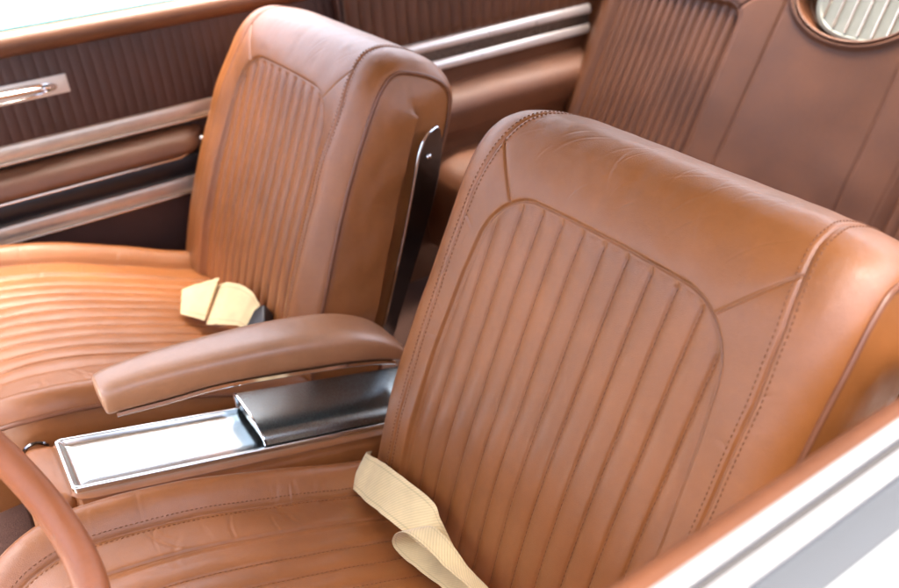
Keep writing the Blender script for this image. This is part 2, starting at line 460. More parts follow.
def cush_detail(u, a, arc, y):
    sd = sd_cush(u, arc)
    d = -.005*sstep(.0015, -.0055, sd)+.002*(1-np.exp(-np.maximum(-sd, 0)/.006))
    d = d+pleat_h(u, sstep(.003, .02, -sd)*(np.abs(u) < CPL*5.2), CPL, .0048)-.003*np.exp(-(sd/.0017)**2)
    du = (np.abs(a)-.79)*cw(y)
    d = d-.0018*np.exp(-(du/.0013)**2)+.0004*np.exp(-((np.abs(du)-.0045)/.003)**2)
    near = np.minimum(np.abs(du), np.abs(sd))
    d = d+np.where(sd > 0, .0012*(1-np.exp(-near/.005)), 0)
    for (p0, p1, wd, dp) in CREASES2: d = d-dp*crease(u, arc, p0, p1, wd)
    d = d+.030*np.sin(np.clip((np.abs(a)-.79)/.21, 0, 1)*PI*.8)*sstep(.02, .16, arc)
    d = d+.004*fbm(u*8+7, arc*6+2, 2)+.0012*fbm(u*30+2, arc*18, 2)
    return d
def cush_pos(a, arc):
    y, z, ny, nz = cinterp(arc)
    w = cw(y); u = a*w
    t = np.clip((np.abs(u)-(w-.06))/.06, 0, 1)
    e = .022*(1-np.sqrt(np.clip(1-(.985*t)**2, 0, 1)))
    d = cush_detail(u, a, arc, y)-e
    return np.stack([u, y+ny*d, z+nz*d], -1)
def build_cushion(parent):
    na = 440
    a = np.sin(np.linspace(-1, 1, na)*PI/2*.62)/math.sin(PI/2*.62)
    arc = np.arange(0, CL[-1], .0016)
    A, R_ = np.meshgrid(a, arc)
    P = cush_pos(A, R_)
    o = mesh_obj('seat_cushion', P.reshape(-1, 3), grid_faces(len(arc), na, flip=True), M['leather'], parent)
    for sgn in (-1, 1):
        arcs = np.linspace(0, CL[-1], 160)
        E = cush_pos(np.full(160, float(sgn)), arcs)
        rows = []
        for r in np.linspace(0, 1, 10):
            Q = E.copy(); Q[:, 2] = E[:, 2]*(1-r)+np.minimum(E[:, 2], -.16)*r
            Q[:, 0] += sgn*(-.004*math.exp(-(r/.08)**2)+.006*math.sin(r*PI)+.006*fbm(E[:, 1]*16, np.full(160, r*3.+2), 2)*min(1, r*4))
            rows.append(Q)
        mesh_obj('side_skirt', np.vstack(rows), grid_faces(10, 160, flip=(sgn < 0)), M['leather'], o)
        mb = MB(); mb.tube(E+np.array([sgn*.001, 0, 0]), .0036, 8)
        mb.build('piping', M['piping'], o)
    mb = MB()
    for k in range(-5, 6):
        uu = k*CPL; arcs = np.linspace(.10, C_FRONT, 400)
        arcs = arcs[-sd_cush(np.full(400, uu), arcs) > .009]
        y = cinterp(arcs)[0]; aa = uu/cw(y)
        n = -surf_normals(cush_pos, aa, arcs)
        stitch_mesh(mb, cush_pos(aa, arcs), n, pitch=.0066, ln=.0036, r=.00095, lift=.0010)
    for sgn in (-1, 1):
        for q in (-.0062, .0062):
            arcs = np.linspace(.10, CL[-1]-.02, 500); y = cinterp(arcs)[0]
            aa = sgn*(.79+q/cw(y))
            stitch_mesh(mb, cush_pos(aa, arcs), -surf_normals(cush_pos, aa, arcs), pitch=.0062, ln=.004, r=.00075, lift=.0004)
    mb.build('stitching', M['thread'], o, smooth=False, auto=None)
    return o

SX = .4208
SEATS = 'front bucket seats'
drv = thing('bucket_seat', "driver's tan leather bucket seat behind the steering wheel, nearest the camera", 'car seat', (SX, 0, 0), SEATS)
build_backrest(drv); build_cushion(drv)

def dup(o, parent=None):
    c = o.copy(); COL.objects.link(c)
    if parent: c.parent = parent
    for ch in o.children: dup(ch, c)
    return c
psg = dup(drv); psg.location = (-SX, 0, 0)
# the passenger's backrest has fuller bolsters: its own mesh
for ch in [c for c in psg.children if c.name.startswith('backrest')]:
    for g_ in list(ch.children): bpy.data.objects.remove(g_)
    bpy.data.objects.remove(ch)
SH.update(bul=.010, out=.022, roll=.042, ph=1.25)
build_backrest(psg)
SH.update(bul=0.0, out=0.0, roll=.058, ph=1.0)
psg['label'] = "passenger's tan leather bucket seat beside the far door, chrome hinge arm on its side"

# hinge arm on the passenger seat's inboard side
hv = [(.460, -.150), (.455, -.143), (.442, -.133), (.42, -.128), (.39, -.128), (.30, -.1355), (.20, -.139), (.064, -.1405), (.052, -.145), (.05, -.160), (.056, -.167), (.144, -.172), (.24, -.178), (.315, -.181), (.38, -.179), (.43, -.171), (.456, -.158)]
mb = MB(); mb.prism(hv, V0, O0, (.302, 0, 0), (.006, 0, 0))
hb = mb.build('hinge_arm', M['dark_chrome'], psg, smooth=True, auto=30, bevel=.0018)
edge = cr([(.460, -.150), (.455, -.143), (.442, -.1325), (.42, -.1275), (.39, -.1275), (.30, -.135), (.20, -.1385), (.064, -.140)], 12)
mb = MB(); mb.tube([np.array([.3055, 0, 0])+p[0]*V0+p[1]*O0 for p in edge], .0021, 8); mb.build('bright_edge', M['chrome'], hb)
for v, of, r in ((.408, -.147, .0052), (.068, -.153, .0045)):
    mb = MB(); c = np.array([.306, 0, 0])+v*V0+of*O0
    th = np.linspace(0, 2*PI, 16, endpoint=False)
    V = [];
    for h, k in ((0, 1), (.0015, .95), (.003, .7), (.0036, .3)):
        V += [c+np.array([h, 0, 0])+r*k*(math.cos(t)*V0+math.sin(t)*O0) for t in th]
    F = grid_faces(4, 16, wrap=True).tolist()+[tuple(range(48, 64))]
    mb.add(V, F); mb.build('rivet', M['chrome'], hb)

# ------------------------------------------------------------------ console
def cz(y): return .106-.285*(y+.395)
con = thing('centre_console', 'tan leather centre console with chrome tray and raised armrest between the two bucket seats', 'console', (0, -.15, 0))
def W2(o):   # child placed in world coords under an empty at con.location
    o.location = -Vector(o.parent.location); return o
mb = MB()
prof_w = [(-.088, -.26), (-.086, -.06), (-.080, -.022), (-.074, -.0145), (-.066, -.012), (.0575, -.012), (.062, -.0145), (.066, -.022), (.073, -.06), (.078, -.26)]
ys = np.linspace(-.405, .25, 50)
pw = cr(prof_w, 5); rows = []
for y in ys:
    f = 1-.25*max(0, (-.385-y)/.02)**2
    rows.append(np.c_[(pw[:, 0]+.004)*f-.004, np.full(len(pw), y), cz(y)+np.where(pw[:, 1] < -.2, -.26, pw[:, 1])])
V = np.vstack(rows); F = grid_faces(50, len(pw)).tolist(); F.append(tuple(range(len(pw))))
mb.add(V, F)
base = W2(mb.build('console_base', M['leather'], con))
# lower side ledge with piping beside the driver's cushion
mb = MB()
rows = [np.c_[np.array([.082, .092, .098, .098]), np.full(4, y), cz(y)-np.array([.058, .056, .062, .26])] for y in ys]
mb.add(np.vstack(rows), grid_faces(50, 4).tolist())
W2(mb.build('side_ledge', M['leather'], con))
mb = MB(); mb.tube([(.0965, y, cz(y)-.0575) for y in ys], .0035, 8); W2(mb.build('piping', M['piping'], con))
# leather end cap piece in front
mb = MB(); mb.box((-.004, -.425, cz(-.425)-.045), (.135, .05, .07), Matrix.Rotation(-.28, 4, 'X'), bev=.016)
W2(mb.build('front_pad', M['leather'], con))
mb = MB()
th = np.linspace(PI*.1, PI*1.0, 16)
mb.tube([(-.10, -.425+.018*math.cos(t), cz(-.42)-.045+.018*math.sin(t)) for t in th], .003, 6)
W2(mb.build('wire_loop', M['dark_chrome'], con))
# chrome tray: rounded rim + recessed dish
x0, x1, ty0, ty1 = -.064, .056, -.398, .16
mb = MB()
def rim_path(y0, y1, xa, xb, dz, r=.008, n=6):
    P = []
    for cx, cy, a0 in ((xb-r, y0+r, -PI/2), (xb-r, y1-r, 0), (xa+r, y1-r, PI/2), (xa+r, y0+r, PI)):
        for k in range(n+1):
            t = a0+PI/2*k/n; x = cx+r*math.cos(t); y = cy+r*math.sin(t); P.append((x, y, cz(y)+dz))
    return np.array(P)
loops = [(.0, -.013, .008), (.0, -.002, .008), (.0015, .0, .008), (.0045, .0, .006), (.006, -.0015, .005), (.0085, -.006, .005), (.0125, -.0085, .004), (.03, -.0085, .004)]
Ls = []
for ins, dz, r in loops:
    Ls.append(rim_path(ty0+ins, ty1-ins, x0+ins, x1-ins, dz, max(.002, r)))
V = np.vstack(Ls); n = len(Ls[0]); F = grid_faces(len(Ls), n, wrap=True).tolist(); F.append(tuple(range((len(Ls)-1)*n, len(Ls)*n)))
mb.add(V, F)
W2(mb.build('tray', M['bright_chrome'], con, auto=50))
# dark brushed lid over the rear of the tray
mb = MB()
lp = cr([(-.063, .003), (-.063, .024), (-.059, .029), (-.03, .0305), (.01, .029), (.035, .024), (.049, .016), (.0555, .005)], 6)
lys = np.linspace(-.137, .2, 24)
rows = [np.c_[lp[:, 0], np.full(len(lp), y), cz(y)+lp[:, 1]] for y in lys]
V = np.vstack(rows); F = grid_faces(24, len(lp)).tolist(); F.append(tuple(range(len(lp))))
mb.add(V, F)
W2(mb.build('sliding_lid', M['brushed_dark'], con, auto=40))
mb = MB(); mb.tube([(p[0], -.138, cz(-.138)+p[1]) for p in lp], .0022, 6); W2(mb.build('lid_lip', M['chrome'], con))

# armrest: lofted pad
arm_st = [  # y, half width, zbottom, ztop
 (-.3270, .019, .180, .203), (-.3255, .0275, .1725, .2105), (-.320, .031, .170, .2145), (-.30, .033, .168, .2165), (-.25, .037, .162, .2145), (-.18, .041, .155, .2065), (-.10, .0455, .1375, .1945), (-.03, .048, .119, .179), (.03, .049, .102, .160), (.08, .049, .083, .133), (.11, .048, .066, .106), (.128, .046, .045, .078), (.135, .043, .02, .05)]
st = cr(arm_st, 8)
th = np.linspace(0, 2*PI, 40, endpoint=False)
rows = []
for y, hw, zb, zt in st:
    c_ = np.sign(np.cos(th))*np.abs(np.cos(th))**.62; s_ = np.sign(np.sin(th))*np.abs(np.sin(th))**.55
    rows.append(np.c_[hw*c_, np.full(40, y), (zb+zt)/2+(zt-zb)/2*s_])
V = np.vstack(rows); F = grid_faces(len(st), 40, wrap=True).tolist()+[tuple(range(40))[::-1]]
mb = MB(); mb.add(V, F)
arm = W2(mb.build('armrest', M['leather_pale'], con, auto=60))
mb = MB()
rows = [[(-hw*.8, y, zb+.001), (hw*.88, y, zb+.001), (hw*.905, y, zb+.0045), (hw*.925, y, zb-.0005), (hw*.86, y, zb-.0035), (-hw*.8, y, zb-.0035)] for y, hw, zb, zt in st if -.316 < y < .1]
V = np.vstack([np.array(r) for r in rows]); mb.add(V, grid_faces(len(rows), 6, wrap=True).tolist()+[(0, 1, 2, 3, 4, 5)])
pl = mb.build('base_plate', M['chrome'], arm)

# ------------------------------------------------------------------ belts
def lin(p, n):
    p = np.asarray(p, float); k = len(p); t = np.linspace(0, k-1, (k-1)*n+1)
    return np.stack([np.interp(t, np.arange(k), p[:, i]) for i in range(3)], -1)
def ribbon(name, path, wid, thick=.0016, mat=None, parent=None, loc=(0, 0, 0), sub=10, interp=cr):
    """path pts (k,3) centre, wid vectors (k,3) full width"""
    p = interp(path, sub); w = interp(wid, sub)
    if interp is lin:
        for _ in range(6):
            p[1:-1] = (p[:-2]+2*p[1:-1]+p[2:])/4; w[1:-1] = (w[:-2]+2*w[1:-1]+w[2:])/4
    T = np.gradient(p, axis=0); n = np.cross(T, w); n /= np.linalg.norm(n, axis=1)[:, None]+1e-9
    L_ = arclen(p); mcs = np.linspace(-.5, .5, 7)
    p = p+n*(.0035*fbm(L_*38, L_*0+len(p), 2))[:, None]; w = w*(1+.05*fbm(L_*50, L_*0+3, 2))[:, None]
    rows = []
    for i in range(len(p)):
        edge = np.array([p[i]+w[i]*q+n[i]*thick/2*(1-.6*(abs(q) > .45)) for q in mcs]+[p[i]+w[i]*q-n[i]*thick/2*(1-.6*(abs(q) > .45)) for q in mcs[::-1]])
        rows.append(edge)
    m_ = 14
    V = np.vstack(rows)-np.array(loc); F = grid_faces(len(p), m_, wrap=True).tolist()+[tuple(range(m_))[::-1], tuple(range((len(p)-1)*m_, len(p)*m_))]
    o = mesh_obj(name, V, F, mat or M['webbing'], parent, True, 50)
    uvl = o.data.uv_layers.new(name='UVMap')
    vi = np.zeros(len(o.data.loops), dtype=np.int32); o.data.loops.foreach_get('vertex_index', vi)
    q = np.concatenate([mcs, mcs[::-1]])*.05
    uvs = np.stack([L_[vi//m_], q[vi % m_]], -1).astype(np.float32)
    uvl.data.foreach_set('uv', uvs.ravel())
    o.location = loc
    return o
T = np.array([(.150, -.012, .026), (.160, -.024, .035), (.220, -.018, .051), (.314, -.009, .060), (.344, -.013, .049), (.398, -.021, .038), (.454, -.024, .038), (.50, -.024, .03)])
B = np.array([(.150, -.045, -.020), (.161, -.057, -.009), (.232, -.060, .011), (.316, -.056, .033), (.372, -.050, .041), (.410, -.042, .042), (.447, -.038, .043), (.49, -.035, .03)])
bd = thing('seat_belt', "cream lap belt lying crumpled in the crease of the driver's seat, nearest the camera", 'seat belt', (.3, -.03, .03), 'cream lap belts')
o = ribbon('strap', (T+B)/2, B-T, parent=bd); o.location = -Vector(bd.location)
# folded loop below it
TN = np.array([(0.4562, -0.0481, 0.0142), (0.4048, -0.0549, 0.0103), (0.3524, -0.0628, 0.0037), (0.3176, -0.0681, 0.0012), (0.3070, -0.0697, 0.0137), (0.3200, -0.0669, 0.0407), (0.3433, -0.0627, 0.0572), (0.3767, -0.0580, 0.0611), (0.4133, -0.0527, 0.0581), (0.4589, -0.0475, 0.0605), (0.5013, -0.0425, 0.0623)])
TF = np.array([(0.4667, -0.0107, 0.0223), (0.4184, -0.0155, 0.0155), (0.3687, -0.0220, 0.0097), (0.3354, -0.0284, 0.0097), (0.3264, -0.0342, 0.0226), (0.3350, -0.0346, 0.0438), (0.3590, -0.0303, 0.0607), (0.3928, -0.0286, 0.0595), (0.4252, -0.0274, 0.0514), (0.4627, -0.0248, 0.0472), (0.5026, -0.0224, 0.0477)])
o = ribbon('folded_strap', (TN+TF)/2, TF-TN, parent=bd); o.location = -Vector(bd.location)

bp_ = thing('seat_belt', "folded cream lap belt with dark end, lying at the back of the passenger's cushion", 'seat belt', (-.38, -.05, .05), 'cream lap belts')
T = np.array([(-.478, -.092, .036), (-.448, -.062, .052), (-.420, -.030, .066)])
B = np.array([(-.414, -.120, .022), (-.384, -.108, .027), (-.354, -.092, .026)])
o = ribbon('strap', (T+B)/2, B-T, parent=bp_, thick=.003, interp=lin); o.location = -Vector(bp_.location)
T = np.array([(-.425, -.036, .050), (-.400, -.022, .062), (-.365, -.004, .066), (-.330, .004, .062), (-.302, .003, .050)])
B = np.array([(-.352, -.091, .018), (-.335, -.085, .026), (-.312, -.072, .032), (-.288, -.052, .034), (-.262, -.040, .026)])
o = ribbon('folded_strap', (T+B)/2, B-T, parent=bp_, thick=.003, interp=lin); o.location = -Vector(bp_.location)
mb = MB()
Rm = Matrix.Rotation(-.5, 4, 'Z') @ Matrix.Rotation(.45, 4, 'X') @ Matrix.Rotation(.2, 4, 'Y')
mb.box((-.279, -.018, .026), (.052, .058, .032), Rm, bev=.005)
mb.box((-.262, -.026, .030), (.02, .045, .012), Rm, bev=.004)
o = mb.build('buckle', M['black'], bp_); o.location = -Vector(bp_.location)

# ------------------------------------------------------------------ steering wheel
wc = Vector((.40, -.50, .45)); al = math.radians(30)
sw = thing('steering_wheel', 'tan leather covered steering wheel rim in front of the nearest seat', 'steering wheel', wc)
e1 = np.array([1., 0, 0]); e2 = np.array([0, -math.sin(al), math.cos(al)]); e3 = np.array([0, math.cos(al), math.sin(al)])
n = 240; ph = np.linspace(0, 2*PI, n, endpoint=False); sg = 28
R0 = .19; rows = []
for t in ph:
    rad = math.cos(t)*e1+math.sin(t)*e2
    q = np.linspace(0, 2*PI, sg, endpoint=False)
    r = .0132+.0010*np.clip(np.cos(q-PI+.5), 0, 1)**4*(.5+.5*math.sin(t*110))   # finger grips on the inner side
    rows.append(R0*rad+r[:, None]*(np.cos(q)[:, None]*rad+1.15*np.sin(q)[:, None]*e3))
V = np.vstack(rows); F = grid_faces(n, sg, wrap=True)
F2 = np.array([[(n-1)*sg+j, (n-1)*sg+(j+1) % sg, (j+1) % sg, j] for j in range(sg)])
mesh_obj('rim', V, np.vstack([F, F2]), M['wheel'], sw)
mb = MB()
q = np.linspace(0, 2*PI, 24, endpoint=False); V = []
for h, r in ((-.05, .03), (-.03, .045), (-.012, .05), (-.004, .045), (0, .02)):
    V += [e3*h+r*(math.cos(t)*e1+math.sin(t)*e2) for t in q]
mb.add(V, grid_faces(5, 24, wrap=True).tolist()+[tuple(range(96, 120)), tuple(range(24))[::-1]])
mb.build('hub', M['wheel'], sw)
for s_ in (-1, 1):
    mb = MB(); a0 = s_*e1*.045-e3*.012; b0 = s_*e1*.182+e2*.0
    mb.tube([a0*(1-k)+b0*k-e3*.008*math.sin(k*PI) for k in np.linspace(0, 1, 10)], .008, 10); mb.build('spoke', M['chrome'], sw)

# ------------------------------------------------------------------ far (passenger) door
ND = 260
def rib_prof(y, per, h):
    x = np.abs(np.sin(PI*y/per)); return h*np.sqrt(x)
pd = thing('car_door', 'far passenger door with ribbed trim coloured as in shade, chrome handle and bronze bands', 'car door', (-.79, 0, 0), 'car doors')
QG = 'rear side trim panels'
def P2(o): o.location = -Vector(o.parent.location); return o
YD0, YD1 = -.75, .46
def ribbed(x, z0, z1, y0, y1, per, h, ny, curve=0.0, fac=1):
    ys = np.linspace(y0, y1, ny); zs = np.linspace(z0, z1, 14)
    Y, Z = np.meshgrid(ys, zs)
    t = (Z-z0)/(z1-z0)
    edge = sstep(0, .06, t)*sstep(0, .06, 1-t)
    X = x+fac*(rib_prof(Y, per, h)*edge+curve*np.sin(t*PI))
    return np.stack([X, Y, Z], -1).reshape(-1, 3), grid_faces(14, ny, flip=fac > 0)
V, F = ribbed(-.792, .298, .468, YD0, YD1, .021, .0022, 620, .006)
P2(mesh_obj('trim_panel', V, F, M['vinyl_shaded'], pd))
mb = MB()   # rounded top pad
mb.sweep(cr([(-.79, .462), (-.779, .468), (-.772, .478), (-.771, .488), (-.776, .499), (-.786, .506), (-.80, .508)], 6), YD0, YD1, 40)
P2(mb.build('top_pad', M['leather_shaded'], pd))
mb = MB()
mb.sweep([(-.800, .45), (-.800, .5125), (-.8045, .5125), (-.8045, .45)], YD0, YD1, 2, closed=True)
P2(mb.build('window_glass', M['glass'], pd, smooth=False))
mb = MB()
mb.sweep(cr([(-.8065, .47), (-.8065, .503), (-.811, .509), (-.83, .510), (-.87, .505), (-.91, .49), (-.935, .46), (-.94, .40), (-.93, .2), (-.92, -.3)], 6), YD0-.3, YD1, 20)
P2(mb.build('outer_skin', M['white_paint'], pd))
mb = MB()   # lower trim backing
mb.sweep([(-.800, -.3), (-.800, .300)], YD0, YD1, 2)
P2(mb.build('lower_panel', M['vinyl_shaded'], pd))
def band(z0, z1, x, lip, name, mat, y0=YD0, y1=YD1):
    mb = MB(); mb.sweep(cr([(x-.012, z1+.004), (x-.003, z1), (x, (z0+z1)/2), (x-.002, z0+.006), (x-.006, z0)], 5), y0, y1, 30)
    a = P2(mb.build(name, mat, pd))
    mb = MB(); mb.sweep(cr([(x-.010, z0+.004), (x+lip*.6, z0+.0035), (x+lip, z0), (x+lip*.6, z0-.0035), (x-.012, z0-.004)], 4), y0, y1, 4)
    mb.build('bright_lip', M['chrome_warm'], a)
band(.263, .296, -.787, .006, 'bronze_band', M['copper_trim'])
band(.098, .132, -.787, .006, 'bronze_band', M['copper_trim'])
mb = MB()   # armrest
ap = cr([(-.797, .252), (-.775, .248), (-.752, .236), (-.742, .216), (-.744, .205), (-.755, .199), (-.797, .197)], 6)
ys_ = np.concatenate([np.linspace(YD0, .03, 20), np.linspace(.035, .10, 12)]); rows = []
for y in ys_:
    k = 1-.9*max(0, (y-.035)/.065)**2.5
    rows.append(np.c_[-.797+(ap[:, 0]+.797)*max(.02, k), np.full(len(ap), y), .222+(ap[:, 1]-.222)*(.6+.4*max(.02, k))])
mb.add(np.vstack(rows), grid_faces(len(ys_), len(ap)).tolist())
ar = P2(mb.build('armrest', M['leather_shaded'], pd))
mb = MB(); mb.tube([(-.744, YD0, .199), (-.744, .03, .199), (-.76, .07, .206), (-.785, .095, .218)], .0028, 8); mb.build('bright_lip', M['chrome_warm'], ar)
mb = MB(); mb.box((-.757, .087, .226), (.010, .010, .010), None, bev=.004); P2(mb.build('button', M['chrome'], pd))
mb = MB(); mb.sweep(cr([(-.797, .190), (-.782, .186), (-.778, .165), (-.785, .145), (-.797, .138)], 5), YD0, .35, 6); P2(mb.build('gap_shade_strip', M['black'], pd))  # raised black strip, painting the shade in the gap under the armrest
# door handle: plate with recessed cup and lever
mb = MB(); mb.box((-.784, -.30, .3955), (.006, .316, .037), None, bev=.0022)
hp = P2(mb.build('handle_plate', M['pale_trim'], pd))
mb = MB(); cup = []
q = np.linspace(0, 2*PI, 40, endpoint=False)
for k, (dx, sc) in enumerate(((.0, 1.0), (.0022, 1.0), (.0028, .93), (.001, .85), (-.002, .6))):
    cup += [(-.7812+dx, -.30+.135*sc*math.copysign(abs(math.cos(t))**.6, math.cos(t)), .394+.0135*sc*math.copysign(abs(math.sin(t))**.8, math.sin(t))) for t in q]
mb.add(cup, grid_faces(5, 40, wrap=True).tolist()+[tuple(range(160, 200))]); mb.build('handle_cup', M['chrome'], hp)
mb = MB()
lv = cr([(-.776, -.44, .402), (-.768, -.36, .401), (-.765, -.27, .400), (-.770, -.20, .397), (-.778, -.178, .393)], 6)
mb.tube(lv, np.interp(np.linspace(0, 1, len(lv)), [0, .8, 1], [.0048, .0052, .0028]), 10); mb.build('door_lever', M['chrome'], hp)

# rear quarter trim
qt = thing('quarter_trim_panel', 'ribbed tan trim panel with two chrome strips between the passenger seat and the rear seat', 'trim panel', (-.748, .85, 0), QG)
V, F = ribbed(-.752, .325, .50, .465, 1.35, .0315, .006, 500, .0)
P2(mesh_obj('ribbed_panel', V, F, M['leather_shaded'], qt))
mb = MB(); mb.sweep(cr([(-.752, .325), (-.750, .30), (-.750, .25), (-.752, .20), (-.752, .175)], 4), .465, 1.35, 4); P2(mb.build('middle_panel', M['leather_shaded'], qt))
mb = MB(); mb.sweep([(-.751, .300), (-.747, .299), (-.747, .270), (-.751, .269)], .52, 1.21, 3); P2(mb.build('grooved_band', M['brushed_dark'], qt))
for z in (.311, .258):
    mb = MB(); mb.sweep(cr([(-.751, z+.013), (-.745, z+.0115), (-.740, z+.002), (-.7395, z-.008), (-.743, z-.0115), (-.751, z-.013)], 4), .52, 1.21, 4, closed=False)
    P2(mb.build('chrome_strip', M['pale_trim'], qt))
mb = MB()
ap = cr([(-.752, .205), (-.735, .200), (-.690, .185), (-.668, .155), (-.672, .11), (-.690, .03), (-.70, -.3)], 6)
mb.sweep(ap, .465, 1.35, 30, fn=lambda V: V+np.c_[0.004*fbm(V[:, 1]*8, V[:, 2]*8, 2), np.zeros(len(V)), .006*np.sin((V[:, 1]-.5)*3)])
P2(mb.build('side_armrest', M['leather_shaded'], qt))
mb = MB(); mb.sweep(cr([(-.752, .50), (-.752, .51), (-.76, .52), (-.78, .522), (-.80, .51)], 4), .465, 1.35, 3); P2(mb.build('top_rail', M['vinyl_shaded'], qt))
mb = MB(); mb.box((-.777, .4625, .08), (.046, .012, .84), None, bev=.002); P2(mb.build('door_pillar', M['vinyl_shaded'], qt))
mb = MB(); mb.sweep(cr([(-.801, .47), (-.803, .508), (-.83, .514), (-.87, .509), (-.91, .494), (-.935, .46), (-.94, .40), (-.93, .2), (-.92, -.3)], 6), .463, 1.6, 20)
P2(mb.build('outer_skin', M['white_paint'], qt))

qt['kind'] = 'thing'
qd = dup(qt); qd.location = (.772, .85, 0); qd.scale = (-1, 1, 1)
qd['label'] = 'tan trim panel behind the near door, beside the rear of the nearest bucket seat'
# ------------------------------------------------------------------ near (driver) door
dd = thing('car_door', 'near driver door top with tan pad and white sill strips and a grey band painted as sky reflection', 'car door', (.82, 0, 0), 'car doors')
YN0, YN1 = -.75, .50
mb = MB()
mb.sweep(cr([(.772, -.3), (.771, .10), (.772, .38), (.774, .440), (.779, .468), (.786, .482), (.794, .4885), (.8035, .489)], 7), YN0, YN1, 40, fn=lambda V: V+np.c_[.002*fbm(V[:, 1]*7, V[:, 2]*7, 2), np.zeros(len(V)), .0015*fbm(V[:, 1]*9, V[:, 0]*9, 2)])
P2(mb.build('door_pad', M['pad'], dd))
mb = MB(); mb.sweep(cr([(.8045, .470), (.8045, .4915), (.8055, .4940), (.810, .4945), (.8147, .4940), (.8155, .4925), (.8157, .470)], 3), YN0, YN1, 3); P2(mb.build('inner_sill_strip', M['white_paint'], dd))
mb = MB(); mb.sweep([(.8155, .490), (.8215, .490)], YN0, YN1, 3); P2(mb.build('window_slot', M['grey_felt'], dd))
mb = MB(); mb.sweep(cr([(.8213, .470), (.8214, .4915), (.8222, .4930), (.827, .4935), (.832, .4930), (.8330, .4915), (.8332, .470)], 3), YN0, YN1, 3); P2(mb.build('outer_sill_strip', M['white_paint'], dd))
mb = MB(); mb.sweep(cr([(.8335, .470), (.8336, .4895), (.8345, .4903), (.845, .4903), (.8565, .4895), (.8576, .488), (.8577, .470)], 3), YN0, YN1, 3); P2(mb.build('reflection_band', M['sky_reflection'], dd))  # separate strip for the reflection tone, not a trim part
mb = MB(); mb.sweep(cr([(.858, .470), (.8582, .489), (.8595, .4905), (.885, .4880), (.92, .470), (.94, .43), (.945, .36), (.935, .1), (.925, -.3)], 6), YN0, YN1, 10); P2(mb.build('outer_skin', M['white_paint'], dd))

# ------------------------------------------------------------------ rear seat
RR = .46   # recline
rs = thing('rear_seat', 'wide rear bench seat with pleated inserts and an oval grille, behind both bucket seats', 'car seat', (0, 1.04, 0))
RB = np.array([0, 1.03, 0.]); RV = np.array([0, math.sin(RR), math.cos(RR)]); RO = np.array([0, -math.cos(RR), math.sin(RR)])
SPC = (0.012, .515); SPA, SPB = .150, .110
def rear_pos(u, v):
    au = np.abs(u)
    # two outer seats with pleats, plain centre with recess for the speaker
    cx = np.where(u < 0, -.442, .442)
    q = np.abs(u-cx)
    r = .05
    qx = q-.203+r; qy = v-.445+r
    sd = np.hypot(np.maximum(qx, 0), np.maximum(qy, 0))+np.minimum(np.maximum(qx, qy), 0)-r
    d = -.010*sstep(0, .016, -sd)
    p = .0262; du = u-cx
    d = d+pleat_h(du, sstep(.003, .02, -sd)*(np.abs(du) < p*7.6), p, .0105)-.003*np.exp(-(sd/.003)**2)
    d = d-.004*np.exp(-((au-(.160-.012*np.clip(v/.45, 0, 1)))/.003)**2)
    d = d+.014*sstep(.10, .0, np.abs(au-.30)-.15)*0
    d = d+.012*np.cos(np.clip((q/.30), 0, 1)*PI/2)-.045*sstep(.63, .74, au)**2
    # corner seam from insert to centre seam
    dc = seg_d(q*np.where(au < .442, 1, 99), v, (.186, .43), (.275, .52)); d = d-.003*np.exp(-(dc/.003)**2)
    # speaker opening
    rr = np.hypot((u-SPC[0])/SPA, (v-SPC[1])/SPB)
    d = d-.05*sstep(1.0, .93, rr)+.006*np.exp(-((rr-1.06)/.06)**2)
    # top roll
    d = d-.10*np.clip((v-.60)/.10, 0, 1)**2
    d = d+.004*fbm(u*7, v*7, 2)
    return RB+u[..., None]*U0+v[..., None]*RV+d[..., None]*RO
us = np.arange(-.765, .7651, .0026); vs = np.arange(-.05, .70, .0028)
Uu, Vv = np.meshgrid(us, vs)
rb = P2(mesh_obj('rear_backrest', rear_pos(Uu, Vv).reshape(-1, 3), grid_faces(len(vs), len(us)), M['leather_shaded'], rs))
mb = MB()
cp = cr([(1.10, -.02), (1.02, .015), (.9, .035), (.75, .05), (.66, .045), (.62, .02), (.61, -.03), (.615, -.2)], 8)
nx = 120; xs = np.linspace(-.70, .70, nx)
V = np.vstack([np.c_[xs, np.full(nx, y)+.003*fbm(xs*9, np.full(nx, y*9), 2), z+.004*np.abs(np.sin(xs*22))+.006*fbm(xs*6, np.full(nx, y*6), 2)] for y, z in cp])
mb.add(V, grid_faces(len(cp), nx, flip=True).tolist()); P2(mb.build('rear_cushion', M['leather_shaded'], rs))
# speaker grille
t = np.linspace(0, 2*PI, 72, endpoint=False)
c0 = RB+SPC[0]*U0+SPC[1]*RV
ring = np.array([c0+SPA*.985*math.cos(k)*U0+SPB*.985*math.sin(k)*RV+.004*RO for k in t])
mb = MB(); mb.tube(ring, .0034, 8, closed=True); P2(mb.build('speaker_ring', M['leather_shaded'], rs))
sg_ = np.array([c0+(SPA*.80*math.copysign(abs(math.cos(k))**.8, math.cos(k))+.018)*U0+(SPB*.82*math.copysign(abs(math.sin(k))**.8, math.sin(k))-.012)*RV-.032*RO for k in t])
mb = MB(); cen = sg_.mean(0); V = np.vstack([sg_, sg_+RO*.012, cen+(sg_-cen)*.93+RO*.014, cen+(sg_-cen)*.90+RO*.009])
mb.add(V, grid_faces(4, 72, wrap=True).tolist()+[tuple(range(216, 288))])
gr = P2(mb.build('speaker_grille', M['grille'], rs))
mb = MB()
